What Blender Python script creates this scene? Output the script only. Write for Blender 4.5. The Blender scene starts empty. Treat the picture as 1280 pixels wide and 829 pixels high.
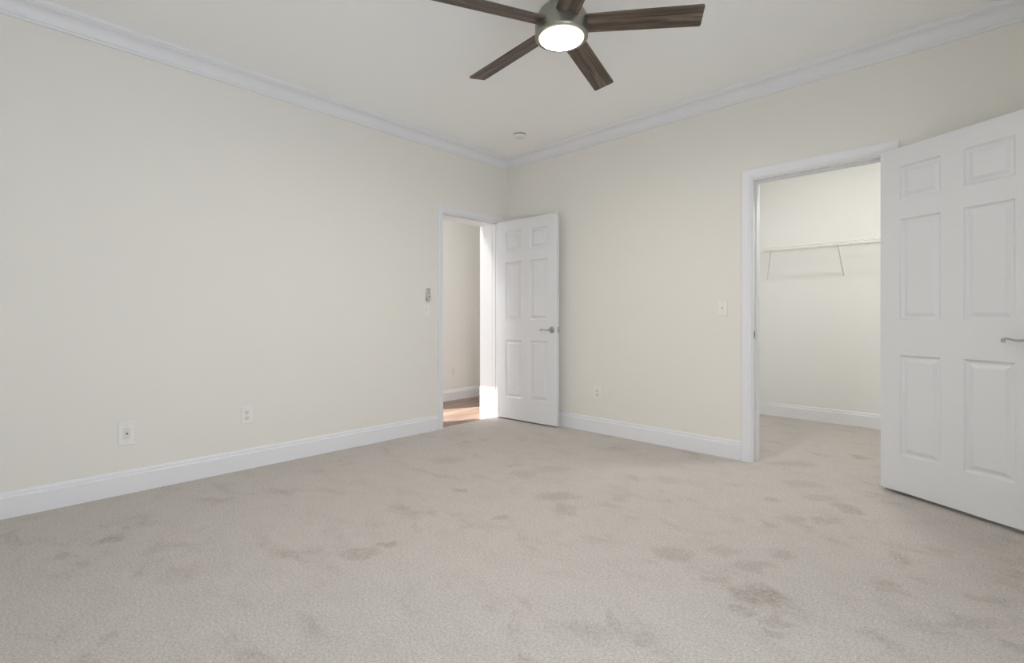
import bpy, bmesh, math, random
from mathutils import Vector, Matrix

S = bpy.context.scene
COL = S.collection
R = math.radians

# ------------------------------------------------------------------ camera
FPX = 614.0
cam_d = bpy.data.cameras.new('camera')
cam_d.sensor_fit = 'HORIZONTAL'
cam_d.sensor_width = 36.0
cam_d.lens = FPX / 1280.0 * 36.0
cam_d.shift_y = -17.0 / 1280.0
cam_d.clip_start = 0.02
cam = bpy.data.objects.new('camera', cam_d)
COL.objects.link(cam)
cam.location = (3.69, -3.776, 1.047)
cam.rotation_euler = (R(90), 0, R(43.8))
S.camera = cam

# ------------------------------------------------------------------ light and exposure
S.view_settings.view_transform = 'Standard'
S.view_settings.look = 'None'
S.view_settings.gamma = 1.0
S.view_settings.use_curve_mapping = False
S.view_settings.exposure = 0.0
S.cycles.max_bounces = 16
S.cycles.diffuse_bounces = 10
S.cycles.transparent_max_bounces = 12
S.cycles.sample_clamp_indirect = 6.0
S.cycles.use_denoising = True

WINDOW_W = 52.5       # daylight through the bedroom window
HALL_W = 17.0         # sky light through the glazed hall door
SUN = 22.0
FAN_LENS = 160.0
CLOSET_W = 118.0
HALL_FILL = 150.0  # unseen ceiling lamp, added to brighten the hall wall
HALL_GROUND = 40.0     # sunlit ground outside the hall door, seen through its glass

world = bpy.data.worlds.new('world')
S.world = world
world.use_nodes = True
bgn = world.node_tree.nodes['Background']
bgn.inputs[0].default_value = (0.62, 0.76, 1.0, 1)
bgn.inputs[1].default_value = 0.6


def light(name, kind, loc, power, color, direction=None, size=None):
    d = bpy.data.lights.new(name, kind)
    d.energy = power
    d.color = color
    if kind == 'AREA':
        d.shape = 'RECTANGLE'
        d.size, d.size_y = size
    o = bpy.data.objects.new(name, d)
    COL.objects.link(o)
    o.location = loc
    if direction is not None:
        o.rotation_euler = Vector(direction).to_track_quat('-Z', 'Y').to_euler()
    return o


SUN_EL = R(29.5)
sun = light('sun', 'SUN', (-4, -6, 6), SUN, (1.0, 0.93, 0.87),
            (0.411 * math.cos(SUN_EL), 0.912 * math.cos(SUN_EL), -math.sin(SUN_EL)))
sun.data.angle = R(0.6)
XE, YS = 4.40, -4.20          # east and south walls
light('window_daylight', 'AREA', (XE + 0.19, -3.30, 1.25), WINDOW_W, (0.83, 0.905, 1.0), (-1, 0, 0), (1.5, 1.8))
light('hall_daylight', 'AREA', (-1.66, -3.25, 1.05), HALL_W, (0.84, 0.93, 1.0), (0, 1, 0), (0.8, 1.95))
light('hall_ground', 'AREA', (-1.70, -3.60, 0.04), HALL_GROUND, (1.0, 0.97, 0.92), (0.3, 0.75, 0.6), (1.2, 0.7))


CEIL = 2.743


# ------------------------------------------------------------------ materials
def mat(name, color, rough=0.5, metal=0.0, spec=0.5, bump=None, emission=None):
    m = bpy.data.materials.new(name)
    m.use_nodes = True
    nt = m.node_tree
    b = nt.nodes['Principled BSDF']
    b.inputs['Base Color'].default_value = (*color, 1)
    b.inputs['Roughness'].default_value = rough
    b.inputs['Metallic'].default_value = metal
    b.inputs['Specular IOR Level'].default_value = spec
    if emission:
        b.inputs['Emission Color'].default_value = (*emission[0], 1)
        b.inputs['Emission Strength'].default_value = emission[1]
    if bump:
        sc, st, stretch = bump
        tc = nt.nodes.new('ShaderNodeTexCoord')
        mp = nt.nodes.new('ShaderNodeMapping')
        mp.inputs['Scale'].default_value = stretch
        nz = nt.nodes.new('ShaderNodeTexNoise')
        nz.inputs['Scale'].default_value = sc
        nz.inputs['Detail'].default_value = 3
        bp = nt.nodes.new('ShaderNodeBump')
        bp.inputs['Strength'].default_value = st
        bp.inputs['Distance'].default_value = 0.002
        nt.links.new(tc.outputs['Object'], mp.inputs['Vector'])
        nt.links.new(mp.outputs[0], nz.inputs['Vector'])
        nt.links.new(nz.outputs['Fac'], bp.inputs['Height'])
        nt.links.new(bp.outputs[0], b.inputs['Normal'])
    return m


WALL_P = mat('cream_wall_paint', (0.80, 0.783, 0.735), 0.65, spec=0.25, bump=(260, 0.12, (1, 1, 1)))
WALL_P_LIGHTENED = mat('cream_wall_paint_lightened', (0.82, 0.82, 0.805), 0.65, spec=0.25, bump=(260, 0.12, (1, 1, 1)))  # wall cream again, lightened in colour to offset warm bounced light
CEIL_P = mat('ceiling_paint', (0.93, 0.935, 0.925), 0.85, spec=0.15, bump=(200, 0.1, (1, 1, 1)))
TRIM_P = mat('white_trim_paint', (0.80, 0.805, 0.83), 0.38, spec=0.4)
DOOR_P = mat('white_door_paint', (0.75, 0.757, 0.775), 0.42, spec=0.4, bump=(30, 0.10, (9, 9, 0.6)))
PLATE = mat('ivory_plate_plastic', (0.83, 0.815, 0.785), 0.35)
PLATE_IN = mat('ivory_device_plastic', (0.74, 0.725, 0.695), 0.35)
SLOT = mat('dark_slot', (0.06, 0.055, 0.05), 0.6)
WHITE_PL = mat('white_plastic', (0.82, 0.82, 0.80), 0.4)
GREY_PL = mat('grey_plastic', (0.36, 0.35, 0.33), 0.45)
LGREY_PL = mat('light_grey_plastic', (0.62, 0.61, 0.58), 0.45)
NICKEL = mat('satin_nickel', (0.46, 0.45, 0.43), 0.28, metal=1.0)
BRUSHED = mat('brushed_fan_metal', (0.30, 0.30, 0.26), 0.36, metal=0.9, bump=(40, 0.08, (1, 1, 30)))
WIRE = mat('white_coated_wire', (0.82, 0.82, 0.80), 0.35)


def lens_mat(name, color, rim_color, strength, rim, r_in, r_out):
    """lit diffuser disc, dimmer and warmer near its rim (its own radius, object space)"""
    m = mat(name, (0.95, 0.92, 0.85), 0.5, emission=(color, strength))
    nt = m.node_tree
    b = nt.nodes['Principled BSDF']
    tc = nt.nodes.new('ShaderNodeTexCoord')
    fl = nt.nodes.new('ShaderNodeVectorMath')
    fl.operation = 'MULTIPLY'
    fl.inputs[1].default_value = (1, 1, 0)
    ln = nt.nodes.new('ShaderNodeVectorMath')
    ln.operation = 'LENGTH'
    mr = nt.nodes.new('ShaderNodeMapRange')
    mr.inputs['From Min'].default_value = r_in
    mr.inputs['From Max'].default_value = r_out
    mr.inputs['To Min'].default_value = strength
    mr.inputs['To Max'].default_value = rim
    mr.interpolation_type = 'SMOOTHSTEP'
    cm = nt.nodes.new('ShaderNodeMix')
    cm.data_type = 'RGBA'
    cm.inputs['A'].default_value = (*color, 1)
    cm.inputs['B'].default_value = (*rim_color, 1)
    cr = nt.nodes.new('ShaderNodeMapRange')
    cr.inputs['From Min'].default_value = r_in
    cr.inputs['From Max'].default_value = r_out
    nt.links.new(tc.outputs['Object'], fl.inputs[0])
    nt.links.new(fl.outputs[0], ln.inputs[0])
    for q in (mr, cr):
        nt.links.new(ln.outputs['Value'], q.inputs['Value'])
    nt.links.new(cr.outputs[0], cm.inputs['Factor'])
    nt.links.new(cm.outputs['Result'], b.inputs['Emission Color'])
    nt.links.new(mr.outputs[0], b.inputs['Emission Strength'])
    return m


LENS = lens_mat('lit_fan_lens', (1.0, 0.955, 0.885), (1.0, 0.86, 0.66), FAN_LENS * 1.45, 1.05, .080, .1085)
LENS2 = mat('lit_closet_dome', (0.95, 0.95, 0.92), 0.5, emission=((1.0, 0.985, 0.945), CLOSET_W))
LENS3 = mat('hall_fill_lens', (0.95, 0.95, 0.92), 0.5, emission=((1.0, 0.985, 0.945), HALL_FILL))


def glass_mat():
    m = bpy.data.materials.new('window_glass')
    m.use_nodes = True
    nt = m.node_tree
    for n in list(nt.nodes):
        nt.nodes.remove(n)
    out = nt.nodes.new('ShaderNodeOutputMaterial')
    mix = nt.nodes.new('ShaderNodeMixShader')
    mix.inputs[0].default_value = 0.06
    tr = nt.nodes.new('ShaderNodeBsdfTransparent')
    gl = nt.nodes.new('ShaderNodeBsdfGlossy')
    gl.inputs['Roughness'].default_value = 0.02
    nt.links.new(tr.outputs[0], mix.inputs[1])
    nt.links.new(gl.outputs[0], mix.inputs[2])
    nt.links.new(mix.outputs[0], out.inputs[0])
    return m


GLASS = glass_mat()


def carpet_mat():
    m = bpy.data.materials.new('beige_cut_pile_carpet')
    m.use_nodes = True
    nt = m.node_tree
    L = nt.links.new
    N = nt.nodes.new
    b = nt.nodes['Principled BSDF']
    b.inputs['Roughness'].default_value = 0.95
    b.inputs['Specular IOR Level'].default_value = 0.08
    b.inputs['Sheen Weight'].default_value = 0.25
    b.inputs['Sheen Roughness'].default_value = 0.6
    tc = N('ShaderNodeTexCoord')

    def noise(scale, detail=3, rough=0.55, vec=None, dist=0.0):
        n = N('ShaderNodeTexNoise')
        n.inputs['Scale'].default_value = scale
        n.inputs['Detail'].default_value = detail
        n.inputs['Roughness'].default_value = rough
        n.inputs['Distortion'].default_value = dist
        L(vec or tc.outputs['Object'], n.inputs['Vector'])
        return n

    def ramp(src, lo, hi):
        r = N('ShaderNodeMapRange')
        r.interpolation_type = 'SMOOTHSTEP'
        r.inputs['From Min'].default_value = lo
        r.inputs['From Max'].default_value = hi
        L(src, r.inputs['Value'])
        return r.outputs[0]

    def math_(op, a, bb):
        n = N('ShaderNodeMath')
        n.operation = op
        for i, x in enumerate((a, bb)):
            if isinstance(x, (int, float)):
                n.inputs[i].default_value = x
            else:
                L(x, n.inputs[i])
        return n.outputs[0]

    # brushed nap patches, where feet have turned the pile
    mp = N('ShaderNodeMapping')
    mp.inputs['Rotation'].default_value = (0, 0, R(-40))
    mp.inputs['Scale'].default_value = (1.0, 1.7, 1)
    L(tc.outputs['Object'], mp.inputs['Vector'])
    big = noise(1.7, 4, 0.6, mp.outputs[0], 0.6)
    mid = noise(4.2, 4, 0.62, mp.outputs[0], 0.4)
    small = noise(9.0, 3, 0.6)
    patch = math_('MULTIPLY', ramp(mid.outputs['Fac'], 0.46, 0.80), ramp(big.outputs['Fac'], 0.36, 0.72))
    # single scuffs at places of their own
    scuffs = [
        (1.89, -1.52, 0.122, 0.077, 0.6), (2.16, -1.27, 0.056, 0.064, 0.35), (2.81, -0.7, 0.037, 0.05, 0.5), (3.0, -0.47, 0.103, 0.064, 0.4),
        (3.15, -0.56, 0.061, 0.09, 0.6), (2.91, -1.07, 0.033, 0.048, 0.6), (2.98, -0.93, 0.083, 0.06, 0.45), (3.12, -0.82, 0.074, 0.05, 0.5),
        (2.7, -1.7, 0.085, 0.067, 0.5), (2.85, -1.52, 0.072, 0.046, 0.35), (2.98, -1.57, 0.081, 0.047, 0.5), (3.05, -1.39, 0.056, 0.044, 0.5),
        (2.93, -1.78, 0.045, 0.036, 0.45), (3.08, -1.8, 0.102, 0.069, 0.95), (3.23, -1.84, 0.028, 0.055, 0.3), (3.06, -1.94, 0.057, 0.024, 0.6),
        (3.17, -1.93, 0.05, 0.04, 0.6), (3.18, -2.02, 0.037, 0.033, 0.55), (3.42, -1.39, 0.05, 0.056, 0.45), (2.77, -2.32, 0.028, 0.062, 0.45),
        (2.89, -2.33, 0.042, 0.032, 0.5), (3.71, -1.23, 0.077, 0.031, 0.45), (3.65, -1.48, 0.109, 0.035, 0.45), (3.77, -1.53, 0.041, 0.031, 0.5),
        (2.7, 0.16, 0.161, 0.077, 0.5), (3.02, 0.69, 0.054, 0.063, 0.7), (0.71, -3.42, 0.061, 0.05, 0.8), (0.78, -3.59, 0.042, 0.029, 0.5),
        (1.01, -3.21, 0.074, 0.024, 0.4), (1.69, -2.66, 0.086, 0.045, 0.55), (1.7, -2.53, 0.052, 0.032, 0.75), (1.36, -2.24, 0.053, 0.046, 0.6),
        (1.41, -1.84, 0.048, 0.041, 0.7), (1.86, -1.96, 0.038, 0.031, 0.6), (1.63, -3.54, 0.042, 0.032, 0.4), (1.54, -1.14, 0.111, 0.072, 0.35),
        (2.2, -0.8, 0.083, 0.063, 0.4), (1.46, -1.33, 0.097, 0.085, 0.35), (0.84, -1.49, 0.13, 0.082, 0.3), (2.86, -0.28, 0.121, 0.075, 0.4),
        (3.56, -0.85, 0.05, 0.038, 0.3)]
    dis = N('ShaderNodeTexNoise')
    dis.inputs['Scale'].default_value = 13.0
    dis.inputs['Detail'].default_value = 5
    L(tc.outputs['Object'], dis.inputs['Vector'])
    dm = N('ShaderNodeVectorMath')
    dm.operation = 'MULTIPLY_ADD'
    dm.inputs[1].default_value = (0.16, 0.16, 0)
    L(dis.outputs['Color'], dm.inputs[0])
    L(tc.outputs['Object'], dm.inputs[2])
    off = N('ShaderNodeVectorMath')
    off.operation = 'SUBTRACT'
    off.inputs[1].default_value = (0.08, 0.08, 0)
    L(dm.outputs[0], off.inputs[0])
    total = patch
    for (x, y, a, c, k) in scuffs:
        q = N('ShaderNodeMapping')
        q.vector_type = 'TEXTURE'
        q.inputs['Location'].default_value = (x, y, 0)
        q.inputs['Rotation'].default_value = (0, 0, R(43.8))
        q.inputs['Scale'].default_value = (a, c, 1)
        L(off.outputs[0], q.inputs['Vector'])
        ln = N('ShaderNodeVectorMath')
        ln.operation = 'LENGTH'
        L(q.outputs[0], ln.inputs[0])
        total = math_('MAXIMUM', total, math_('MULTIPLY', ramp(ln.outputs['Value'], 1.40, 0.60), k * 0.85))
    tuft = noise(46, 4, 0.7)
    total = math_('MULTIPLY', total, math_('ADD', math_('MULTIPLY', ramp(tuft.outputs['Fac'], 0.34, 0.62), 0.85), 0.42))
    grain = noise(300, 2, 0.75)
    grain2 = noise(105, 3, 0.7)
    col = N('ShaderNodeMix')
    col.data_type = 'RGBA'
    col.inputs['A'].default_value = (0.595, 0.547, 0.510, 1)
    col.inputs['B'].default_value = (0.375, 0.328, 0.285, 1)
    L(total, col.inputs['Factor'])
    g = math_('ADD', math_('MULTIPLY', ramp(grain.outputs['Fac'], 0.30, 0.70), 0.48),
              math_('MULTIPLY', ramp(grain2.outputs['Fac'], 0.30, 0.70), 0.34))
    g = math_('ADD', g, math_('MULTIPLY', small.outputs['Fac'], 0.16))
    g = math_('ADD', g, 0.49)
    mul = N('ShaderNodeVectorMath')
    mul.operation = 'SCALE'
    L(col.outputs['Result'], mul.inputs[0])
    L(g, mul.inputs['Scale'])
    L(mul.outputs[0], b.inputs['Base Color'])
    bp = N('ShaderNodeBump')
    bp.inputs['Strength'].default_value = 0.8
    bp.inputs['Distance'].default_value = 0.006
    L(math_('ADD', grain.outputs['Fac'], math_('MULTIPLY', grain2.outputs['Fac'], 1.2)), bp.inputs['Height'])
    L(bp.outputs[0], b.inputs['Normal'])
    return m


def wood_mat(name, c1, c2, c3, axis, scale, rough=0.5, plank=None):
    """streaky wood grain running along one object axis"""
    m = bpy.data.materials.new(name)
    m.use_nodes = True
    nt = m.node_tree
    L = nt.links.new
    N = nt.nodes.new
    b = nt.nodes['Principled BSDF']
    b.inputs['Roughness'].default_value = rough
    tc = N('ShaderNodeTexCoord')
    mp = N('ShaderNodeMapping')
    st = [scale, scale, scale]
    st[axis] = scale * 0.055
    mp.inputs['Scale'].default_value = st
    L(tc.outputs['Object'], mp.inputs['Vector'])
    n1 = N('ShaderNodeTexNoise')
    n1.inputs['Scale'].default_value = 1.0
    n1.inputs['Detail'].default_value = 6
    n1.inputs['Roughness'].default_value = 0.65
    n1.inputs['Distortion'].default_value = 0.5
    L(mp.outputs[0], n1.inputs['Vector'])
    cr = N('ShaderNodeValToRGB')
    e = cr.color_ramp.elements
    e[0].position, e[0].color = 0.36, (*c1, 1)
    e[1].position, e[1].color = 0.66, (*c3, 1)
    x = e.new(0.5)
    x.color = (*c2, 1)
    L(n1.outputs['Fac'], cr.inputs[0])
    res = cr.outputs[0]
    if plank:
        br = N('ShaderNodeTexBrick')
        br.inputs['Scale'].default_value = 1.0
        br.inputs['Brick Width'].default_value = 1.2
        br.inputs['Row Height'].default_value = 0.09
        br.inputs['Mortar Size'].default_value = 0.0012
        br.inputs['Color1'].default_value = (1, 1, 1, 1)
        br.inputs['Color2'].default_value = (0.72, 0.70, 0.68, 1)
        br.inputs['Mortar'].default_value = (0.25, 0.2, 0.16, 1)
        rot = N('ShaderNodeMapping')
        rot.inputs['Rotation'].default_value = (0, 0, R(90))
        L(tc.outputs['Object'], rot.inputs['Vector'])
        L(rot.outputs[0], br.inputs['Vector'])
        mx = N('ShaderNodeMix')
        mx.data_type = 'RGBA'
        mx.blend_type = 'MULTIPLY'
        mx.inputs['Factor'].default_value = 1.0
        L(res, mx.inputs['A'])
        L(br.outputs['Color'], mx.inputs['B'])
        res = mx.outputs['Result']
    L(res, b.inputs['Base Color'])
    return m


CARPET = carpet_mat()
HALLWOOD = wood_mat('hall_wood_planks', (0.20, 0.14, 0.115), (0.30, 0.215, 0.175), (0.39, 0.29, 0.25), 1, 22, 0.4, plank=True)
BLADE = wood_mat('weathered_blade_wood', (0.030, 0.020, 0.015), (0.115, 0.082, 0.060), (0.26, 0.20, 0.155), 0, 34, 0.5)


# ------------------------------------------------------------------ mesh helpers
class MB:
    def __init__(self):
        self.v, self.f, self.sm = [], [], []

    def quad(self, *pts, smooth=False):
        i = len(self.v)
        self.v += [tuple(p) for p in pts]
        self.f.append(tuple(range(i, i + len(pts))))
        self.sm.append(smooth)

    def faces(self, verts, faces, smooth=False):
        i = len(self.v)
        self.v += [tuple(p) for p in verts]
        for f in faces:
            self.f.append(tuple(i + k for k in f))
            self.sm.append(smooth)

    def box(self, x0, x1, y0, y1, z0, z1):
        v = [(x, y, z) for z in (z0, z1) for y in (y0, y1) for x in (x0, x1)]
        self.faces(v, [(0, 2, 3, 1), (4, 5, 7, 6), (0, 1, 5, 4), (2, 6, 7, 3), (0, 4, 6, 2), (1, 3, 7, 5)])

    def tube(self, pts, rad, seg=10, caps=True):
        pts = [Vector(p) for p in pts]
        n = len(pts)
        rr = rad if isinstance(rad, (list, tuple)) else [rad] * n
        up = None
        vs, fs = [], []
        for i, p in enumerate(pts):
            t = (pts[min(i + 1, n - 1)] - pts[max(i - 1, 0)]).normalized()
            if up is None:
                up = Vector((0, 0, 1)) if abs(t.z) < 0.9 else Vector((1, 0, 0))
            a = (up - t * up.dot(t)).normalized()
            up = a
            bb = t.cross(a)
            for k in range(seg):
                th = 2 * math.pi * k / seg
                vs.append(p + (a * math.cos(th) + bb * math.sin(th)) * rr[i])
        for i in range(n - 1):
            for k in range(seg):
                k2 = (k + 1) % seg
                fs.append((i * seg + k, i * seg + k2, (i + 1) * seg + k2, (i + 1) * seg + k))
        self.faces(vs, fs, True)
        if caps:
            self.faces(vs[:seg], [tuple(range(seg))[::-1]])
            self.faces(vs[-seg:], [tuple(range(seg))])

    def lathe(self, prof, seg=40, axis='z', origin=(0, 0, 0)):
        """prof: (radius, height) along the axis"""
        o = Vector(origin)
        vs, fs = [], []

        def put(r, h, th):
            c, s = r * math.cos(th), r * math.sin(th)
            return o + Vector({'z': (c, s, h), 'y': (c, h, s), 'x': (h, c, s)}[axis])
        for (r, h) in prof:
            for k in range(seg):
                vs.append(put(max(r, 1e-5), h, 2 * math.pi * k / seg))
        for i in range(len(prof) - 1):
            for k in range(seg):
                k2 = (k + 1) % seg
                fs.append((i * seg + k, i * seg + k2, (i + 1) * seg + k2, (i + 1) * seg + k))
        self.faces(vs, fs, True)

    def build(self, name, material, parent=None, bevel=0.0, matrix=None, weld=True, seg=2):
        me = bpy.data.meshes.new(name)
        me.from_pydata(self.v, [], self.f)
        me.polygons.foreach_set('use_smooth', self.sm)
        bm = bmesh.new()
        bm.from_mesh(me)
        if weld:
            bmesh.ops.remove_doubles(bm, verts=bm.verts, dist=1e-5)
        bmesh.ops.recalc_face_normals(bm, faces=bm.faces)
        bm.to_mesh(me)
        bm.free()
        me.materials.append(material)
        o = bpy.data.objects.new(name, me)
        COL.objects.link(o)
        if matrix is not None:
            o.matrix_world = matrix
        if parent is not None:
            o.parent = parent
        if bevel:
            md = o.modifiers.new('bevel', 'BEVEL')
            md.width = bevel
            md.segments = seg
            md.limit_method = 'ANGLE'
            md.angle_limit = R(40)
        es = [p for p in me.polygons if p.use_smooth]
        if es:
            try:
                me.set_sharp_from_angle(angle=R(42))
            except Exception:
                pass
        return o


def tag(o, label=None, cat=None, group=None, kind=None):
    if label:
        o['label'] = label
    if cat:
        o['category'] = cat
    if group:
        o['group'] = group
    if kind:
        o['kind'] = kind
    return o


def empty(name, loc, rz=0.0):
    o = bpy.data.objects.new(name, None)
    o.empty_display_size = 0.05
    COL.objects.link(o)
    o.location = loc
    o.rotation_euler = (0, 0, rz)
    return o


def struct(mb, name, m, label=None, cat=None, **k):
    return tag(mb.build(name, m, **k), label, cat, kind='structure')


# ------------------------------------------------------------------ openings
LT = 0.29                     # thickness of the left wall (bedroom / hall)
DY0, DY1, DZ = -0.874, -0.128, 2.050     # hall doorway in the left wall
CX0, CX1 = 2.486, 3.248       # closet doorway in the right wall
RT = 0.135
HX = -1.20                    # far hall wall
CLY, CLX0, CLX1 = 1.965, 1.70, 5.00      # closet inside

# ------------------------------------------------------------------ shell
w = MB()
w.box(-LT, 0, YS - .12, DY0, 0, CEIL)
w.box(-LT, 0, DY1, RT, 0, CEIL)
w.box(-LT, 0, DY0, DY1, DZ, CEIL)
struct(w, 'wall_left', WALL_P, 'cream painted wall on the left with the hall doorway', 'wall')
w = MB()
w.box(0, CX0, 0, RT, 0, CEIL)
w.box(CX1, XE, 0, RT, 0, CEIL)
w.box(CX0, CX1, 0, RT, DZ, CEIL)
struct(w, 'wall_right', WALL_P, 'cream painted wall on the right with the closet doorway', 'wall')
WY0, WY1, WZ0, WZ1 = -4.08, -2.52, 0.32, 2.18    # bedroom window, behind the camera
w = MB()
w.box(XE, XE + .16, YS - .12, WY0, 0, CEIL)
w.box(XE, XE + .16, WY1, RT, 0, CEIL)
w.box(XE, XE + .16, WY0, WY1, 0, WZ0)
w.box(XE, XE + .16, WY0, WY1, WZ1, CEIL)
struct(w, 'wall_window', WALL_P, 'cream painted wall with the bedroom window', 'wall')
w = MB()
w.box(0, XE, YS - .12, YS, 0, CEIL)
struct(w, 'wall_near', WALL_P, 'cream painted wall behind the camera', 'wall')
# hall walls
GX0, GX1, GY, GZ1 = -2.12, -1.31, -3.05, 2.18       # glazed door at the near end of the hall
HXW, HCORN = -3.0, -.90                              # the hall widens to the left before this corner
w = MB()
w.box(HX - .1, HX, HCORN, 1.7, 0, CEIL)
struct(w, 'wall_hall', WALL_P_LIGHTENED, 'cream far wall of the hall seen through the open doorway', 'wall')
w = MB()
w.box(HX, -LT, 1.6, 1.7, 0, CEIL)
w.box(-LT, -LT + .12, RT, 1.7, 0, CEIL)
struct(w, 'wall_hall_end', WALL_P_LIGHTENED, 'cream end wall of the hall', 'wall')
w = MB()
w.box(HXW - .1, HXW, GY, HCORN + .1, 0, CEIL)
w.box(HXW, HX - .1, HCORN, HCORN + .1, 0, CEIL)
struct(w, 'wall_hall_side', WALL_P_LIGHTENED, 'cream side walls where the hall widens', 'wall')
w = MB()
w.box(HXW - .1, GX0, GY - .1, GY, 0, CEIL)
w.box(GX1, -LT, GY - .1, GY, 0, CEIL)
w.box(GX0, GX1, GY - .1, GY, GZ1, CEIL)
struct(w, 'wall_hall_near', WALL_P_LIGHTENED, 'cream near end wall of the hall with its glazed door', 'wall')
# closet walls
w = MB()
w.box(CLX0 - .1, CLX1 + .1, CLY, CLY + .1, 0, CEIL)
w.box(CLX0 - .1, CLX0, RT, CLY, 0, CEIL)
w.box(CLX1, CLX1 + .1, RT, CLY, 0, CEIL)
struct(w, 'wall_closet', WALL_P_LIGHTENED, 'cream walls of the walk-in closet', 'wall')

w = MB()
w.box(-LT, CLX1 + .1, YS - .12, CLY + .1, CEIL, CEIL + .12)
w.box(HXW - .1, -LT, GY - .1, CLY + .1, CEIL, CEIL + .12)
struct(w, 'ceiling', CEIL_P, 'plain off-white flat ceiling', 'ceiling')

SEAM = -0.035
w = MB()
w.box(0, XE, YS, 0, -.06, 0)
w.box(SEAM, 0, DY0, DY1, -.06, 0)
w.box(CX0, CX1, 0, RT, -.06, 0)
w.box(CLX0, CLX1, RT, CLY, -.06, 0)
struct(w, 'floor', CARPET, 'beige cut-pile carpet with brushed darker nap marks', 'carpet')
w = MB()
w.box(HX - .1, -LT, GY, 1.6, -.06, -.004)
w.box(HXW, HX - .1, GY, HCORN, -.06, -.004)
w.box(-LT, SEAM, DY0, DY1, -.06, -.004)
struct(w, 'floor', HALLWOOD, 'sunlit wood plank floor of the hall beyond the doorway', 'floor')


# ------------------------------------------------------------------ mouldings
def sweep(mb, prof, a, b, n, m0=0.0, m1=0.0, z=0.0):
    """prof (depth, height) extruded from a to b (xy); n points into the room; m0/m1 = mitre slope per depth at the ends"""
    a, b, n = Vector((*a, 0)), Vector((*b, 0)), Vector((*n, 0))
    t = (b - a).normalized()
    A = [a + n * d + t * (d * m0) + Vector((0, 0, z + h)) for d, h in prof]
    B = [b + n * d + t * (d * m1) + Vector((0, 0, z + h)) for d, h in prof]
    k = len(prof)
    for i in range(k):
        j = (i + 1) % k
        mb.quad(A[i], A[j], B[j], B[i])
    mb.quad(*A)
    mb.quad(*B[::-1])


CROWN = [(0, 0), (0, -.112), (.010, -.112), (.013, -.108), (.013, -.099), (.018, -.095)]
for i in range(1, 9):
    t = i / 8 * math.pi / 2
    CROWN.append((.018 + .042 * (1 - math.cos(t)), -.095 + .062 * math.sin(t)))
CROWN += [(.064, -.031), (.064, -.025), (.072, -.022), (.079, -.014), (.080, 0)]
BASE = [(0, 0), (.016, 0), (.016, .106), (.014, .111), (.0085, .114), (.0085, .124), (.007, .131), (.003, .137), (0, .139)]

for nm, a, b, n, lab in [
        ('trim_1', (0, YS), (0, 0), (1, 0), 'white crown moulding along the top of the left wall'),
        ('trim_2', (0, 0), (XE, 0), (0, -1), 'white crown moulding along the top of the right wall'),
        ('trim_3', (XE, 0), (XE, YS), (-1, 0), 'white crown moulding above the window wall'),
        ('trim_4', (XE, YS), (0, YS), (0, 1), 'white crown moulding on the wall behind the camera')]:
    w = MB()
    sweep(w, CROWN, a, b, n, 1.0, -1.0, CEIL)
    struct(w, nm, TRIM_P, lab, 'crown moulding')

CW, CWL = 0.078, 0.062         # casing widths, closet and hall doorway
w = MB()
sweep(w, BASE, (0, YS), (0, DY0 - CWL), (1, 0), 1, 0)
sweep(w, BASE, (0, DY1 + CWL), (0, 0), (1, 0), 0, -1)
struct(w, 'baseboard_left', TRIM_P, 'white moulded baseboard along the left wall', 'baseboard')
w = MB()
sweep(w, BASE, (0, 0), (CX0 - CW, 0), (0, -1), 1, 0)
sweep(w, BASE, (CX1 + CW, 0), (XE, 0), (0, -1), 0, -1)
struct(w, 'baseboard_right', TRIM_P, 'white moulded baseboard along the right wall', 'baseboard')
w = MB()
sweep(w, BASE, (XE, 0), (XE, YS), (-1, 0), 1, -1)
struct(w, 'baseboard_window', TRIM_P, 'white baseboard below the window', 'baseboard')
w = MB()
sweep(w, BASE, (XE, YS), (0, YS), (0, 1), 1, -1)
struct(w, 'baseboard_near', TRIM_P, 'white baseboard behind the camera', 'baseboard')
w = MB()
sweep(w, BASE, (CLX0, CLY), (CLX1, CLY), (0, -1), 1, -1)
sweep(w, BASE, (CLX0, RT), (CLX0, CLY), (1, 0), 1, -1)
sweep(w, BASE, (CLX1, CLY), (CLX1, RT), (-1, 0), 1, -1)
struct(w, 'baseboard_closet', TRIM_P, 'white moulded baseboard inside the closet', 'baseboard')
w = MB()
sweep(w, BASE, (HX, HCORN), (HX, 1.6), (1, 0), 0, -1)
struct(w, 'baseboard_hall', TRIM_P, 'white baseboard along the far hall wall', 'baseboard', matrix=Matrix.Translation((0, 0, -.004)))

# door casings: profile across the width (0 = opening edge), swept round the head with mitres
def case_prof(cw):
    return [(0.004, 0), (.004, .010), (.010, .013), (.016, .0115), (.020, .0115), (.026, .015), (cw - .014, .018), (cw - .004, .017), (cw, .013), (cw, 0)]




def casing(mb, to3, u0, u1, zt, cw):
    """to3(u, d, z) -> point; opening from u0 to u1, head at zt"""
    prof = case_prof(cw)
    rings = []
    for (uu, zz, su, sz) in [(u0, 0, -1, 0), (u0, zt, -1, 1), (u1, zt, 1, 1), (u1, 0, 1, 0)]:
        rings.append([to3(uu + su * c, d, zz + sz * c) for c, d in prof])
    k = len(prof)
    for i in range(3):
        for j in range(k):
            j2 = (j + 1) % k
            mb.quad(rings[i][j], rings[i][j2], rings[i + 1][j2], rings[i + 1][j])
    mb.quad(*rings[0])
    mb.quad(*rings[3])


JT = 0.016   # jamb lining stands this far inside the rough edge (linings end flush with the opening)


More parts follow.
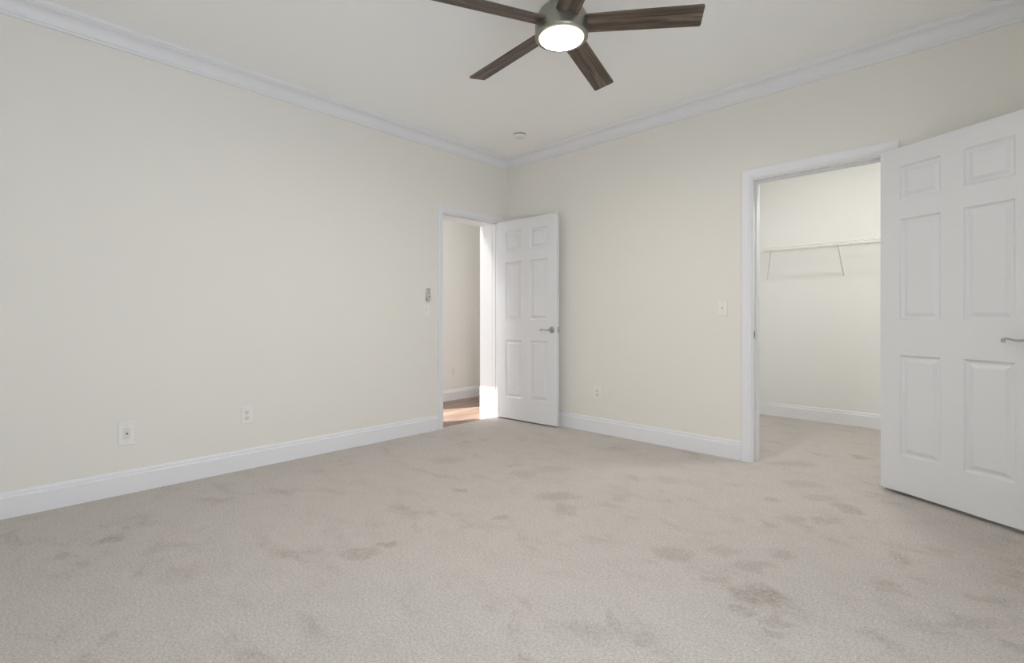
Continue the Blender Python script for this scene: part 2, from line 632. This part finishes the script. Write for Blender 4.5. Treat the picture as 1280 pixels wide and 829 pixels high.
def lining(mb, to3, u0, u1, zt, d0, d1, t=0.004):
    """thin painted lining boards on both sides and the head of an opening, d0..d1 through the wall"""
    def bx(ua, ub, za, zb):
        p = [to3(u, d, z) for z in (za, zb) for d in (d0, d1) for u in (ua, ub)]
        mb.faces(p, [(0, 2, 3, 1), (4, 5, 7, 6), (0, 1, 5, 4), (2, 6, 7, 3), (0, 4, 6, 2), (1, 3, 7, 5)])
    bx(u0, u0 + t, 0, zt)
    bx(u1 - t, u1, 0, zt)
    bx(u0 + t, u1 - t, zt - t, zt)


def stop(mb, to3, u0, u1, zt, d0, d1, t=0.014):
    lining(mb, to3, u0 + .004, u1 - .004, zt - .004, d0, d1, t - .004)


LEFT3 = lambda u, d, z: (d, u, z)         # wall x = 0, room side +x
RIGHT3 = lambda u, d, z: (u, -d, z)       # wall y = 0, room side -y

t5 = tag(empty('trim_5', (0, (DY0 + DY1) / 2, 0)), 'white casing and deep jamb around the hall doorway in the left wall', 'door frame', kind='structure')
t6 = tag(empty('trim_6', ((CX0 + CX1) / 2, 0, 0)), 'white casing and jamb around the closet doorway in the right wall', 'door frame', kind='structure')


def under(o, parent):
    """parent an object that was built in world coordinates"""
    bpy.context.view_layer.update()
    o.parent = parent
    o.matrix_parent_inverse = Matrix.LocRotScale(parent.location, parent.rotation_euler, None).inverted()
    return o


w = MB(); casing(w, LEFT3, DY0, DY1, DZ, CWL); under(w.build('casing', TRIM_P), t5)
w = MB(); lining(w, LEFT3, DY0, DY1, DZ, -LT, 0.0); under(w.build('jamb', TRIM_P), t5)
w = MB(); stop(w, LEFT3, DY0, DY1, DZ, -.085, -.045); under(w.build('stop_strip', TRIM_P, bevel=.002), t5)
w = MB(); casing(w, RIGHT3, CX0, CX1, DZ, CW); under(w.build('casing', TRIM_P), t6)
w = MB(); lining(w, RIGHT3, CX0, CX1, DZ, -RT, 0.0); under(w.build('jamb', TRIM_P), t6)
w = MB(); stop(w, RIGHT3, CX0, CX1, DZ, -.085, -.045); under(w.build('stop_strip', TRIM_P, bevel=.002), t6)
w = MB()
w.box(CX0 + .004, CX0 + .0055, .006, .034, .895, .955)
sp = under(w.build('strike_plate', NICKEL), t6)
w = MB()
w.box(CX0 + .0053, CX0 + .0058, .013, .027, .908, .942)
under(w.build('strike_hole', SLOT), sp)

# bedroom window behind the camera and the glazed hall door
win = tag(empty('window_1', (XE + .08, (WY0 + WY1) / 2, WZ0)), 'white framed window in the wall to the right of the camera', 'window', kind='structure')
w = MB()
for y0, y1, z0, z1 in [(WY0, WY0 + .05, WZ0, WZ1), (WY1 - .05, WY1, WZ0, WZ1), (WY0, WY1, WZ0, WZ0 + .05), (WY0, WY1, WZ1 - .05, WZ1),
                       ((WY0 + WY1) / 2 - .03, (WY0 + WY1) / 2 + .03, WZ0, WZ1), (WY0, WY1, 1.40, 1.45)]:
    w.box(XE + .05, XE + .11, y0, y1, z0, z1)
under(w.build('window_frame', TRIM_P, weld=False), win)
w = MB(); w.box(XE + .078, XE + .082, WY0 + .05, WY1 - .05, WZ0 + .05, WZ1 - .05); under(w.build('pane', GLASS), win)
dr = tag(empty('window_2', ((GX0 + GX1) / 2, GY - .05, 0)), 'glazed hall door that lets the sun onto the hall floor', 'window', kind='structure')
w = MB()
for x0, x1, z0, z1 in [(GX0, GX0 + .04, 0, GZ1), (GX1 - .04, GX1, 0, GZ1), (GX0, GX1, 0, .07), (GX0, GX1, GZ1 - .04, GZ1)]:
    w.box(x0, x1, GY - .07, GY - .03, z0, z1)
under(w.build('window_frame', TRIM_P, weld=False), dr)
w = MB(); w.box(GX0 + .04, GX1 - .04, GY - .052, GY - .048, .07, GZ1 - .04); under(w.build('pane', GLASS), dr)


# ------------------------------------------------------------------ doors
LW, LH, LTH = 0.756, 2.030, 0.035
COLS = [(.112, .324), (.432, .644)]
ROWS = [(.216, .806), (1.012, 1.606), (1.720, 1.918)]       # from the slab's own bottom


def slab_mesh():
    """slab: x along the width from the hinge, z up, visible face at y = 0, back at y = LTH"""
    mb = MB()
    xs = [0, *COLS[0], *COLS[1], LW]
    zs = [0, *ROWS[0], *ROWS[1], *ROWS[2], LH]
    for y, sg in ((0.0, 1), (LTH, -1)):
        for i in range(5):
            for j in range(7):
                x0, x1, z0, z1 = xs[i], xs[i + 1], zs[j], zs[j + 1]
                if i in (1, 3) and j in (1, 3, 5):
                    rings = []
                    for ins, dep in ((0, 0), (.003, .006), (.010, .0115), (.016, .0125), (.022, .0115), (.040, .0025), (.045, .002)):
                        rings.append([(x0 + ins, y + sg * dep, z0 + ins), (x1 - ins, y + sg * dep, z0 + ins),
                                      (x1 - ins, y + sg * dep, z1 - ins), (x0 + ins, y + sg * dep, z1 - ins)])
                    for a, b in zip(rings, rings[1:]):
                        for k in range(4):
                            k2 = (k + 1) % 4
                            mb.quad(a[k], a[k2], b[k2], b[k])
                    mb.quad(*rings[-1])
                else:
                    mb.quad((x0, y, z0), (x1, y, z0), (x1, y, z1), (x0, y, z1))
    for i in range(5):
        for z in (0, LH):
            mb.quad((xs[i], 0, z), (xs[i + 1], 0, z), (xs[i + 1], LTH, z), (xs[i], LTH, z))
    for j in range(7):
        for x in (0, LW):
            mb.quad((x, 0, zs[j]), (x, 0, zs[j + 1]), (x, LTH, zs[j + 1]), (x, LTH, zs[j]))
    return mb


def lever_pts():
    """scrolled lever, from the rose towards the hinge: (along, up) pairs"""
    p = [(0, 0), (-.018, .0005), (-.038, -.0015), (-.058, -.001), (-.076, .004), (-.090, .0065), (-.101, .005)]
    cx, cz, r = -.101, -.0045, .0095
    for k in range(1, 12):
        a = R(90 + k * 30)
        rr = r * (1 - .055 * k)
        p.append((cx + rr * math.cos(a), cz + rr * math.sin(a)))
    return p


def make_door(name, pin, ang, label, xr, both=True, gap=.015):
    """pin: xy of the bottom hinge-side corner of the visible face; ang: direction of the slab from the hinge"""
    root = tag(empty(name, (*pin, gap), ang), label, 'door', kind='structure')
    slab_mesh().build('door_slab', DOOR_P, root, bevel=.0015)
    zl = .918
    for sg in ((-1, 1) if both else (-1,)):
        y0 = 0.0 if sg < 0 else LTH
        h = MB()
        h.lathe([(.0, .013), (.012, .013), (.020, .0115), (.027, .008), (.031, .004), (.0325, 0)], 32, 'y', (0, 0, 0))
        for k, v in enumerate(h.v):
            h.v[k] = (v[0] + xr, y0 + sg * v[1], v[2] + zl)
        ros = h.build('door_handle', NICKEL, root)
        lv = MB()
        pts = [(xr, y0 + sg * .006, zl), (xr, y0 + sg * .034, zl), (xr - .002, y0 + sg * .040, zl), (xr - .010, y0 + sg * .043, zl)]
        rad = [.0095, .0085, .008, .0075]
        lp = lever_pts()[1:]
        for q, (a, u) in enumerate(lp):
            pts.append((xr + a, y0 + sg * .043, zl + u))
            rad.append(max(.0036, .0068 - q * .0006) if q < len(lp) - 2 else (.0050 if q == len(lp) - 2 else .0046))
        lv.tube(pts, rad, 12)
        lv.build('lever', NICKEL, ros)
    lp = MB()
    lp.box(LW - .0005, LW + .0012, LTH / 2 - .0125, LTH / 2 + .0125, zl - .029, zl + .029)
    pl = lp.build('latch_plate', NICKEL, root, bevel=.0005)
    lb = MB()
    lb.box(LW + .001, LW + .010, LTH / 2 - .006, LTH / 2 + .006, zl - .008, zl + .008)
    lb.build('latch_bolt', NICKEL, pl, bevel=.002)
    for z in (.20, 1.0, 1.83):
        hg = MB()
        hg.tube([(-.004, LTH + .003, z - .045), (-.004, LTH + .003, z + .045)], .0055, 12)
        hg.box(-.0015, .0002, .004, LTH - .001, z - .044, z + .044)
        hg.build('hinge', NICKEL, root, weld=False)
    return root


make_door('door_1', (.018, DY1 - .040), R(4.0), 'white six-panel door standing open beside the corner, in front of the right wall', .696, both=False)
make_door('door_2', (3.237, -.047), R(-28.6), 'large white six-panel closet door swung open at the right edge', .722, gap=.022)


# ------------------------------------------------------------------ ceiling fan
HUB = Vector((2.193, -1.864))
ZB, ZD = 2.489, 2.423         # blade plane at the hub, lens
fan = tag(empty('ceiling_fan', (*HUB, CEIL)), 'five-blade ceiling fan with weathered brown blades and a lit round lens', 'ceiling fan')
z0 = -CEIL
w = MB()
w.lathe([(0, 0), (.068, 0), (.068, -.012), (.062, -.035), (.045, -.052), (.018, -.056), (.0, -.056)], 40)
w.build('canopy', BRUSHED, fan)
w = MB()
w.lathe([(.0125, -.05), (.0125, -.12)], 20)
w.build('downrod', BRUSHED, fan)
w = MB()
dz = lambda z: z - CEIL
w.lathe([(.0, dz(2.640)), (.024, dz(2.640)), (.027, dz(2.620)), (.034, dz(2.605)), (.055, dz(2.590)), (.085, dz(2.572)), (.110, dz(2.548)),
         (.124, dz(2.522)), (.129, dz(2.495)), (.130, dz(2.47)), (.1305, dz(ZD + .012)), (.130, dz(ZD + .003)), (.127, dz(ZD)),
         (.1115, dz(ZD)), (.1105, dz(ZD + .006)), (.0, dz(ZD + .006))], 56)
w.build('motor_housing', BRUSHED, fan)
w = MB()
w.lathe([(.110, dz(ZD + .0055)), (.1105, dz(ZD - .001)), (.105, dz(ZD - .006)), (.085, dz(ZD - .009)), (.05, dz(ZD - .011)), (.0, dz(ZD - .0115))], 48)
w.build('light_lens', LENS, fan)


def blade_mesh():
    """along +x from the hub, flat, corners rounded"""
    mb = MB()
    x0, x1 = .098, .660
    w0, w1 = .054, .061        # half widths
    th = .0045
    out = [(x0, -w0), (x0, w0)]
    out = [(x0, -w0)]
    rc = .009
    for (cx, cy, a0) in ((x1 - rc, -w1 + rc, -90), (x1 - rc, w1 - rc, 0)):
        for k in range(5):
            a = R(a0 + k * 22.5)
            out.append((cx + rc * math.cos(a), cy + rc * math.sin(a)))
    out.append((x0, w0))
    n = len(out)
    mb.quad(*[(x, y, th) for x, y in out])
    mb.quad(*[(x, y, -th) for x, y in out][::-1])
    for i in range(n):
        a, b = out[i], out[(i + 1) % n]
        mb.quad((*a, -th), (*b, -th), (*b, th), (*a, th))
    return mb


for k in range(5):
    b = blade_mesh().build('blade', BLADE, fan, bevel=.0012)
    b.rotation_mode = 'XYZ'
    th = R(32.86 + 72 * k)
    mtx = (Matrix.Translation((0, 0, dz(ZB))) @ Matrix.Rotation(th, 4, 'Z') @ Matrix.Rotation(R(2.6), 4, 'Y') @ Matrix.Rotation(R(-13.3), 4, 'X'))
    b.matrix_local = mtx
    ir = MB()
    ir.box(.085, .135, -.03, .03, .0046, .009)
    i_ = ir.build('blade_iron', BRUSHED, b, bevel=.001)

# ------------------------------------------------------------------ smoke detector
sd = tag(empty('smoke_detector', (.614, -.467, CEIL)), 'small round white smoke detector on the ceiling near the corner', 'smoke detector')
w = MB()
w.lathe([(0, 0), (.060, 0), (.060, -.008), (.057, -.010), (.0, -.010)], 40)
w.build('mounting_base', WHITE_PL, sd)
w = MB()
w.lathe([(.0, -.010), (.050, -.010), (.050, -.0185), (.058, -.019), (.058, -.027), (.051, -.035), (.030, -.039), (.0, -.040)], 40)
w.build('cover', WHITE_PL, sd)
w = MB()
w.lathe([(.0505, -.0102), (.0555, -.0102), (.0555, -.0188), (.0505, -.0188)], 40)
w.build('gap_shade_ring', SLOT, sd)  # dark ring set in the gap, its shade put into the colour
w = MB()
w.lathe([(.0, -.0415), (.009, -.0415), (.009, -.038)], 20)
w.build('test_button', LGREY_PL, sd)


# ------------------------------------------------------------------ wall plates (built in x right, z up, y = -out of the wall)
def plate(name, loc, rz, label, cat, group, pw, ph):
    root = tag(empty(name, loc, rz), label, cat, group)
    mb = MB()
    hw, hh = pw / 2, ph / 2
    a = [(-hw, 0, -hh), (hw, 0, -hh), (hw, 0, hh), (-hw, 0, hh)]
    bq = [(x, -.0035, z) for x, _, z in a]
    c = [(x * .93, -.0065, z * .955) for x, _, z in a]
    for p, q in ((a, bq), (bq, c)):
        for k in range(4):
            k2 = (k + 1) % 4
            mb.quad(p[k], p[k2], q[k2], q[k])
    mb.quad(*c)
    mb.quad(*a[::-1])
    mb.build('cover_plate', PLATE, root, bevel=.001)
    return root


def screw(root, z, x=0.0, y=-.0065):
    s = MB()
    s.lathe([(.0, -.0016), (.0022, -.0014), (.0034, 0)], 14, 'y', (x, y, z))
    o = s.build('screw', PLATE_IN, root)
    g = MB()
    g.box(x - .003, x + .003, y - .0018, y - .0014, z - .0005, z + .0005)
    g.build('screw_slot', SLOT, o)


def outlet(loc, rz, label, pw=.073, ph=.118):
    root = plate('wall_outlet', loc, rz, label, 'outlet', None, pw, ph)
    for z in (.0195, -.0195):
        f = MB()
        pts = []
        for k in range(28):
            a = 2 * math.pi * k / 28
            pts.append((.0172 * math.cos(a), max(-.0125, min(.0125, .0172 * math.sin(a)))))
        f.quad(*[(x, -.0082, z + zz) for x, zz in pts])
        for k in range(28):
            p, q = pts[k], pts[(k + 1) % 28]
            f.quad((p[0], -.006, z + p[1]), (q[0], -.006, z + q[1]), (q[0], -.0082, z + q[1]), (p[0], -.0082, z + p[1]))
        r = f.build('receptacle', PLATE_IN, root)
        s = MB()
        s.box(-.0075, -.0053, -.0085, -.0080, z - .002, z + .0065)
        s.box(.0053, .0072, -.0085, -.0080, z - .001, z + .0055)
        s.lathe([(.0, -.0003), (.0026, -.0003), (.0026, .0003)], 12, 'y', (0, -.0083, z - .0075))
        s.build('slots', SLOT, r)
    screw(root, 0)
    return root


def switch(loc, rz, label):
    root = plate('light_switch', loc, rz, label, 'light switch', None, .073, .118)
    f = MB()
    f.box(-.0055, .0055, -.0075, -.006, -.0125, .0125)
    fr = f.build('toggle_frame', PLATE_IN, root)
    s = MB()
    s.faces([(-.0042, -.007, -.008), (.0042, -.007, -.008), (.0042, -.007, .008), (-.0042, -.007, .008),
             (-.0034, -.017, .002), (.0034, -.017, .002), (.0034, -.015, .010), (-.0034, -.015, .010)],
            [(0, 1, 5, 4), (1, 2, 6, 5), (2, 3, 7, 6), (3, 0, 4, 7), (4, 5, 6, 7), (0, 3, 2, 1)])
    s.build('toggle', PLATE_IN, root, bevel=.0008)
    screw(root, .030)
    screw(root, -.030)
    return root


RZ_L = R(90)          # plates on the left wall face +x
outlet((0, -2.590, .373), RZ_L, 'ivory duplex outlet low on the left wall, right of the cable jack plate')
outlet((1.150, 0, .362), 0, 'ivory duplex outlet low on the right wall beside the open corner door')
outlet((HX, .232, .366), RZ_L, 'pale outlet on the hall wall seen through the doorway')
switch((0, -1.073, 1.120), RZ_L, 'pale toggle light switch on the left wall beneath the remote holder')
switch((2.272, 0, 1.122), 0, 'ivory toggle light switch on the right wall beside the closet doorway')

cj = plate('cable_jack', (0, -3.252, .358), RZ_L, 'large ivory wall plate with a dark cable jack, leftmost on the left wall', 'cable outlet', None, .082, .142)
f = MB()
f.box(-.0165, .0165, -.0078, -.006, -.033, .033)
ins = f.build('insert', PLATE_IN, cj, bevel=.0008)
f = MB()
f.lathe([(.0065, .0), (.0065, -.004), (.0048, -.004), (.0048, -.011), (.0030, -.011), (.0030, -.006), (0, -.006)], 24, 'y', (0, -.0075, 0))
jk = f.build('jack', NICKEL, ins)
f = MB()
f.lathe([(.0, -.0113), (.0047, -.0113), (.0050, -.0095)], 16, 'y', (0, -.0075, 0))
f.build('jack_bore', SLOT, jk)
screw(cj, .0485)
screw(cj, -.0485)

# fan remote in its cradle
rm = tag(empty('fan_remote_holder', (0, -1.050, 1.262), RZ_L), 'slim grey fan remote in a cradle above the left wall switch', 'remote control')
f = MB(); f.box(-.021, .021, -.006, 0, -.056, .056); f.build('cradle', LGREY_PL, rm, bevel=.002)
f = MB(); f.box(-.021, .021, -.022, -.006, -.056, -.040); f.box(-.021, -.0185, -.022, -.006, -.056, .0); f.box(.0185, .021, -.022, -.006, -.056, .0)
f.build('cradle_lip', LGREY_PL, rm, weld=False, bevel=.001)
f = MB(); f.box(-.018, .018, -.020, -.0062, -.0395, .060); bd = f.build('remote_body', LGREY_PL, rm, bevel=.003)
f = MB(); f.box(-.0145, .0145, -.0208, -.0198, .002, .054); f.build('key_field', GREY_PL, bd, bevel=.0004)
for i in range(3):
    for j in (-1, 1):
        f = MB(); f.box(j * .007 - .005, j * .007 + .005, -.0222, -.0206, .008 + i * .016, .018 + i * .016)
        f.build('button', LGREY_PL, bd, bevel=.0005)
f = MB(); f.lathe([(.0, -.0022), (.0062, -.0018), (.0068, 0)], 20, 'y', (0, -.0198, -.022)); f.build('power_button', SLOT, bd)


# ------------------------------------------------------------------ closet
SZ, SD = 1.765, .305


def wire_shelf(loc, rz, length, x_from, label, brackets):
    """x along the wall, wall at y = 0, shelf towards -y"""
    root = tag(empty('wire_shelf', loc, rz), label, 'shelf', 'wire shelves in the closet')
    d = MB()
    n = int((length - x_from) / .0254)
    for i in range(n + 1):
        x = x_from + i * .0254
        d.tube([(x, -.006, 0), (x, -SD + .004, 0), (x, -SD, -.004), (x, -SD, -.030)], .0014, 6)
    d.build('wire_deck', WIRE, root, weld=False)
    r = MB()
    for y, z in ((-.010, -.004), (-.15, -.004)):
        r.tube([(x_from, y, z), (length, y, z)], .0030, 8)
    r.build('deck_rods', WIRE, root, weld=False)
    r = MB()
    for z in (-.002, -.030):
        r.tube([(x_from, -SD - .002, z), (length, -SD - .002, z)], .0036, 8)
    r.build('front_lip', WIRE, root, weld=False)
    for xt, x in brackets:
        b = MB()
        b.tube([(xt, -SD, -.030), (xt + (x - xt) * .1, -.270, -.045), (x, -.012, -.288), (x, -.005, -.305)], .0048, 8)
        b.box(x - .008, x + .008, -.005, 0, -.325, -.285)
        b.build('bracket', WIRE, root, weld=False)
    for i in range(4):
        x = x_from + .08 + i * (length - x_from - .16) / 3
        b = MB()
        b.box(x - .006, x + .006, -.014, 0, -.010, .012)
        b.build('wall_clip', WIRE, root, bevel=.001)
    return root


wire_shelf((CLX0, CLY, SZ), 0, CLX1 - CLX0 - .01, .01, 'white wire shelf along the back closet wall on slanted brackets',
           ((.434, .31), (1.003, 1.0), (1.6, 1.6), (2.3, 2.3)))
wire_shelf((CLX0, RT + .02, SZ), R(90), CLY - RT - SD - .05, .02, 'white wire shelf along the side closet wall, its lip just showing at the doorway edge',
           ((.25, .25), (.85, .85)))
def disc_light(name, loc, label, material):
    root = tag(empty(name, loc), label, 'ceiling light')
    m = MB()
    m.lathe([(0, 0), (.145, 0), (.145, -.030), (.1345, -.030), (.1345, -.026), (0, -.026)], 40)
    m.build('base_ring', WHITE_PL, root)
    m = MB()
    m.lathe([(.134, -.0262), (.132, -.030), (.120, -.033), (0, -.034)], 40)
    m.build('lens', material, root)


disc_light('closet_light', (3.0, .58, CEIL), 'flat round light on the closet ceiling', LENS2)
disc_light('hall_fill_light', (-.66, -1.45, CEIL), 'flat round fill light added on the hall ceiling, out of view', LENS3)  # added out of view as fill for the hall wall
